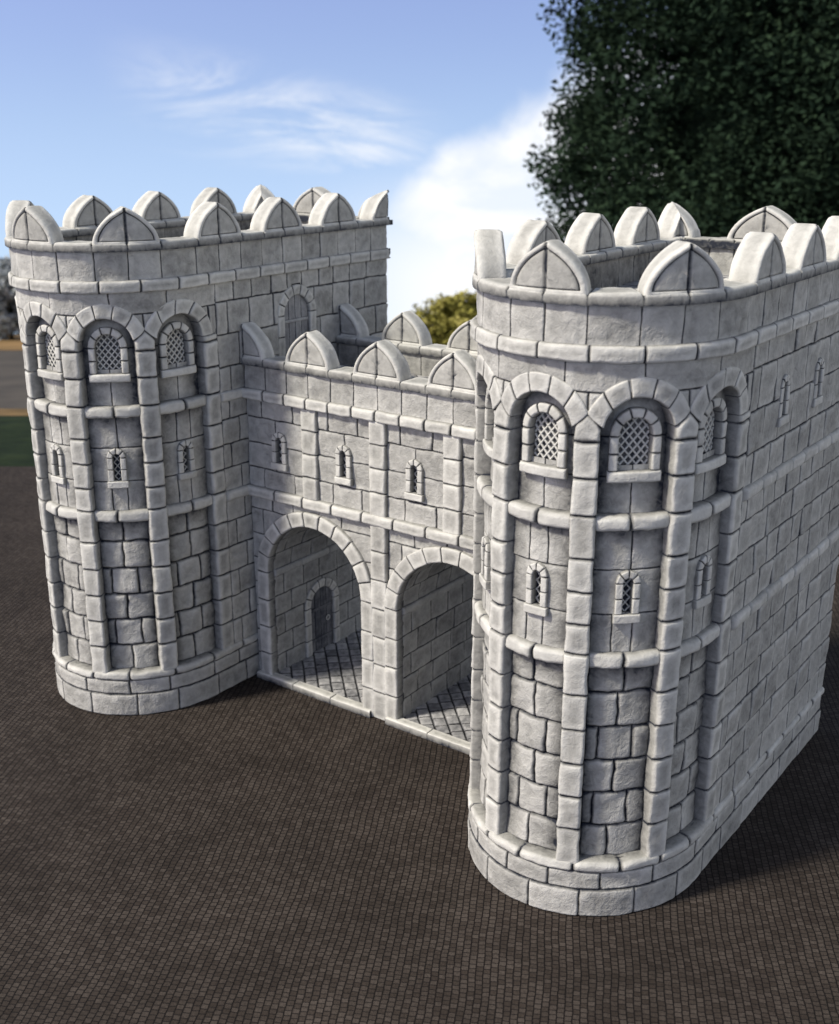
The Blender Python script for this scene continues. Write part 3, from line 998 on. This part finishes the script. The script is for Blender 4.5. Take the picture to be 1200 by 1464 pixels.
# bank of cloud low on the right: below the line through (U,V) = (-.02,-.06) and (.11,.02)
big = cn(9, 14, 0, 6, .6, .5)
line = mathn(nt, 'SUBTRACT', mathn(nt, 'MULTIPLY_ADD', U, .62, -.042), V)
line = mathn(nt, 'ADD', line, mathn(nt, 'MULTIPLY', mathn(nt, 'SUBTRACT', big, .5), .08))
m1 = mathn(nt, 'MULTIPLY', sstep(line, -.02, .02), sstep(mathn(nt, 'ADD', U, mathn(nt, 'MULTIPLY', big, .10)), -.03, .09))
# wisps
wsp = cn(5.5, 20, 14, 8, .72, 1.5, 3.3)
env = mathn(nt, 'MULTIPLY', sstep(mathn(nt, 'ABSOLUTE', mathn(nt, 'ADD', mathn(nt, 'MULTIPLY_ADD', U, .25, .03), V)), .055, .0), mathn(nt, 'MULTIPLY', sstep(U, -.27, -.12), sstep(U, .04, -.04)))
m2 = mathn(nt, 'MULTIPLY', mathn(nt, 'MULTIPLY', sstep(wsp, .40, .66), env), .72)
haze = mathn(nt, 'MULTIPLY', sstep(V, .09, -.20), .75)
soft = mathn(nt, 'MULTIPLY', sstep(cn(2.2, 3.0, 20, 4, .6, .6, 9), .52, .80), .35)
cl = mathn(nt, 'MAXIMUM', mathn(nt, 'MAXIMUM', m1, m2), soft)
tint = mixc(nt, 1., sky.outputs[0], (.272, .232, .216), 'MULTIPLY')
zd = ramp(nt, dot((0, 0, 1)), [(0., (1., 1., 1.)), (.10, (1., .96, 1.04)), (.40, (.66, .67, .63)), (1., (.46, .47, .42))])
tint = mixc(nt, 1., tint, zd, 'MULTIPLY')
base = mixc(nt, haze, tint, (.58, .77, 1.0))
cl = mathn(nt, 'MULTIPLY', cl, mathn(nt, 'MULTIPLY_ADD', sstep(cn(7, 11, -15, 5, .6, .8, 5), .36, .60), .38, .66))
gl = mathn(nt, 'MULTIPLY', sstep(mathn(nt, 'ABSOLUTE', mathn(nt, 'ADD', U, -.03)), .16, .0), sstep(mathn(nt, 'ABSOLUTE', mathn(nt, 'ADD', V, .15)), .13, .02))
cl = mathn(nt, 'MAXIMUM', cl, mathn(nt, 'MULTIPLY', gl, .95))
fin = mixc(nt, cl, base, (1.04, 1.05, 1.07))
nt.links.new(fin, bg.inputs['Color']); bg.inputs['Strength'].default_value = 1.0

sl = bpy.data.lights.new('sun', 'SUN'); sl.energy = 4.4; sl.angle = R(7); sl.color = (1., .94, .82)
so = bpy.data.objects.new('sun', sl); C.objects.link(so)
sd = Vector((SUN_DIR.x * math.cos(R(SUN_EL)), SUN_DIR.y * math.cos(R(SUN_EL)), math.sin(R(SUN_EL))))
so.rotation_euler = sd.to_track_quat('Z', 'Y').to_euler(); so.location = sd * 30

# ------------------------------------------------------------------ camera
cd = bpy.data.cameras.new('camera'); cam = bpy.data.objects.new('camera', cd); C.objects.link(cam)
cam.location = CAM
tgt = Vector((-1.7398, -.113, 2.7293))
cam.rotation_euler = (tgt - CAM).to_track_quat('-Z', 'Y').to_euler()
cd.sensor_fit = 'HORIZONTAL'; cd.sensor_width = 36; cd.lens = 1666.78 / 1200 * 36
cd.clip_end = 1000; cd.clip_start = .1
cd.dof.use_dof = True; cd.dof.focus_distance = 9.9; cd.dof.aperture_fstop = 1.25
bpy.context.scene.camera = cam
vs = bpy.context.scene.view_settings
vs.view_transform = 'Standard'; vs.look = 'None'; vs.exposure = 0

bpy.context.scene.cycles.max_bounces = 4
bpy.context.scene.cycles.diffuse_bounces = 2
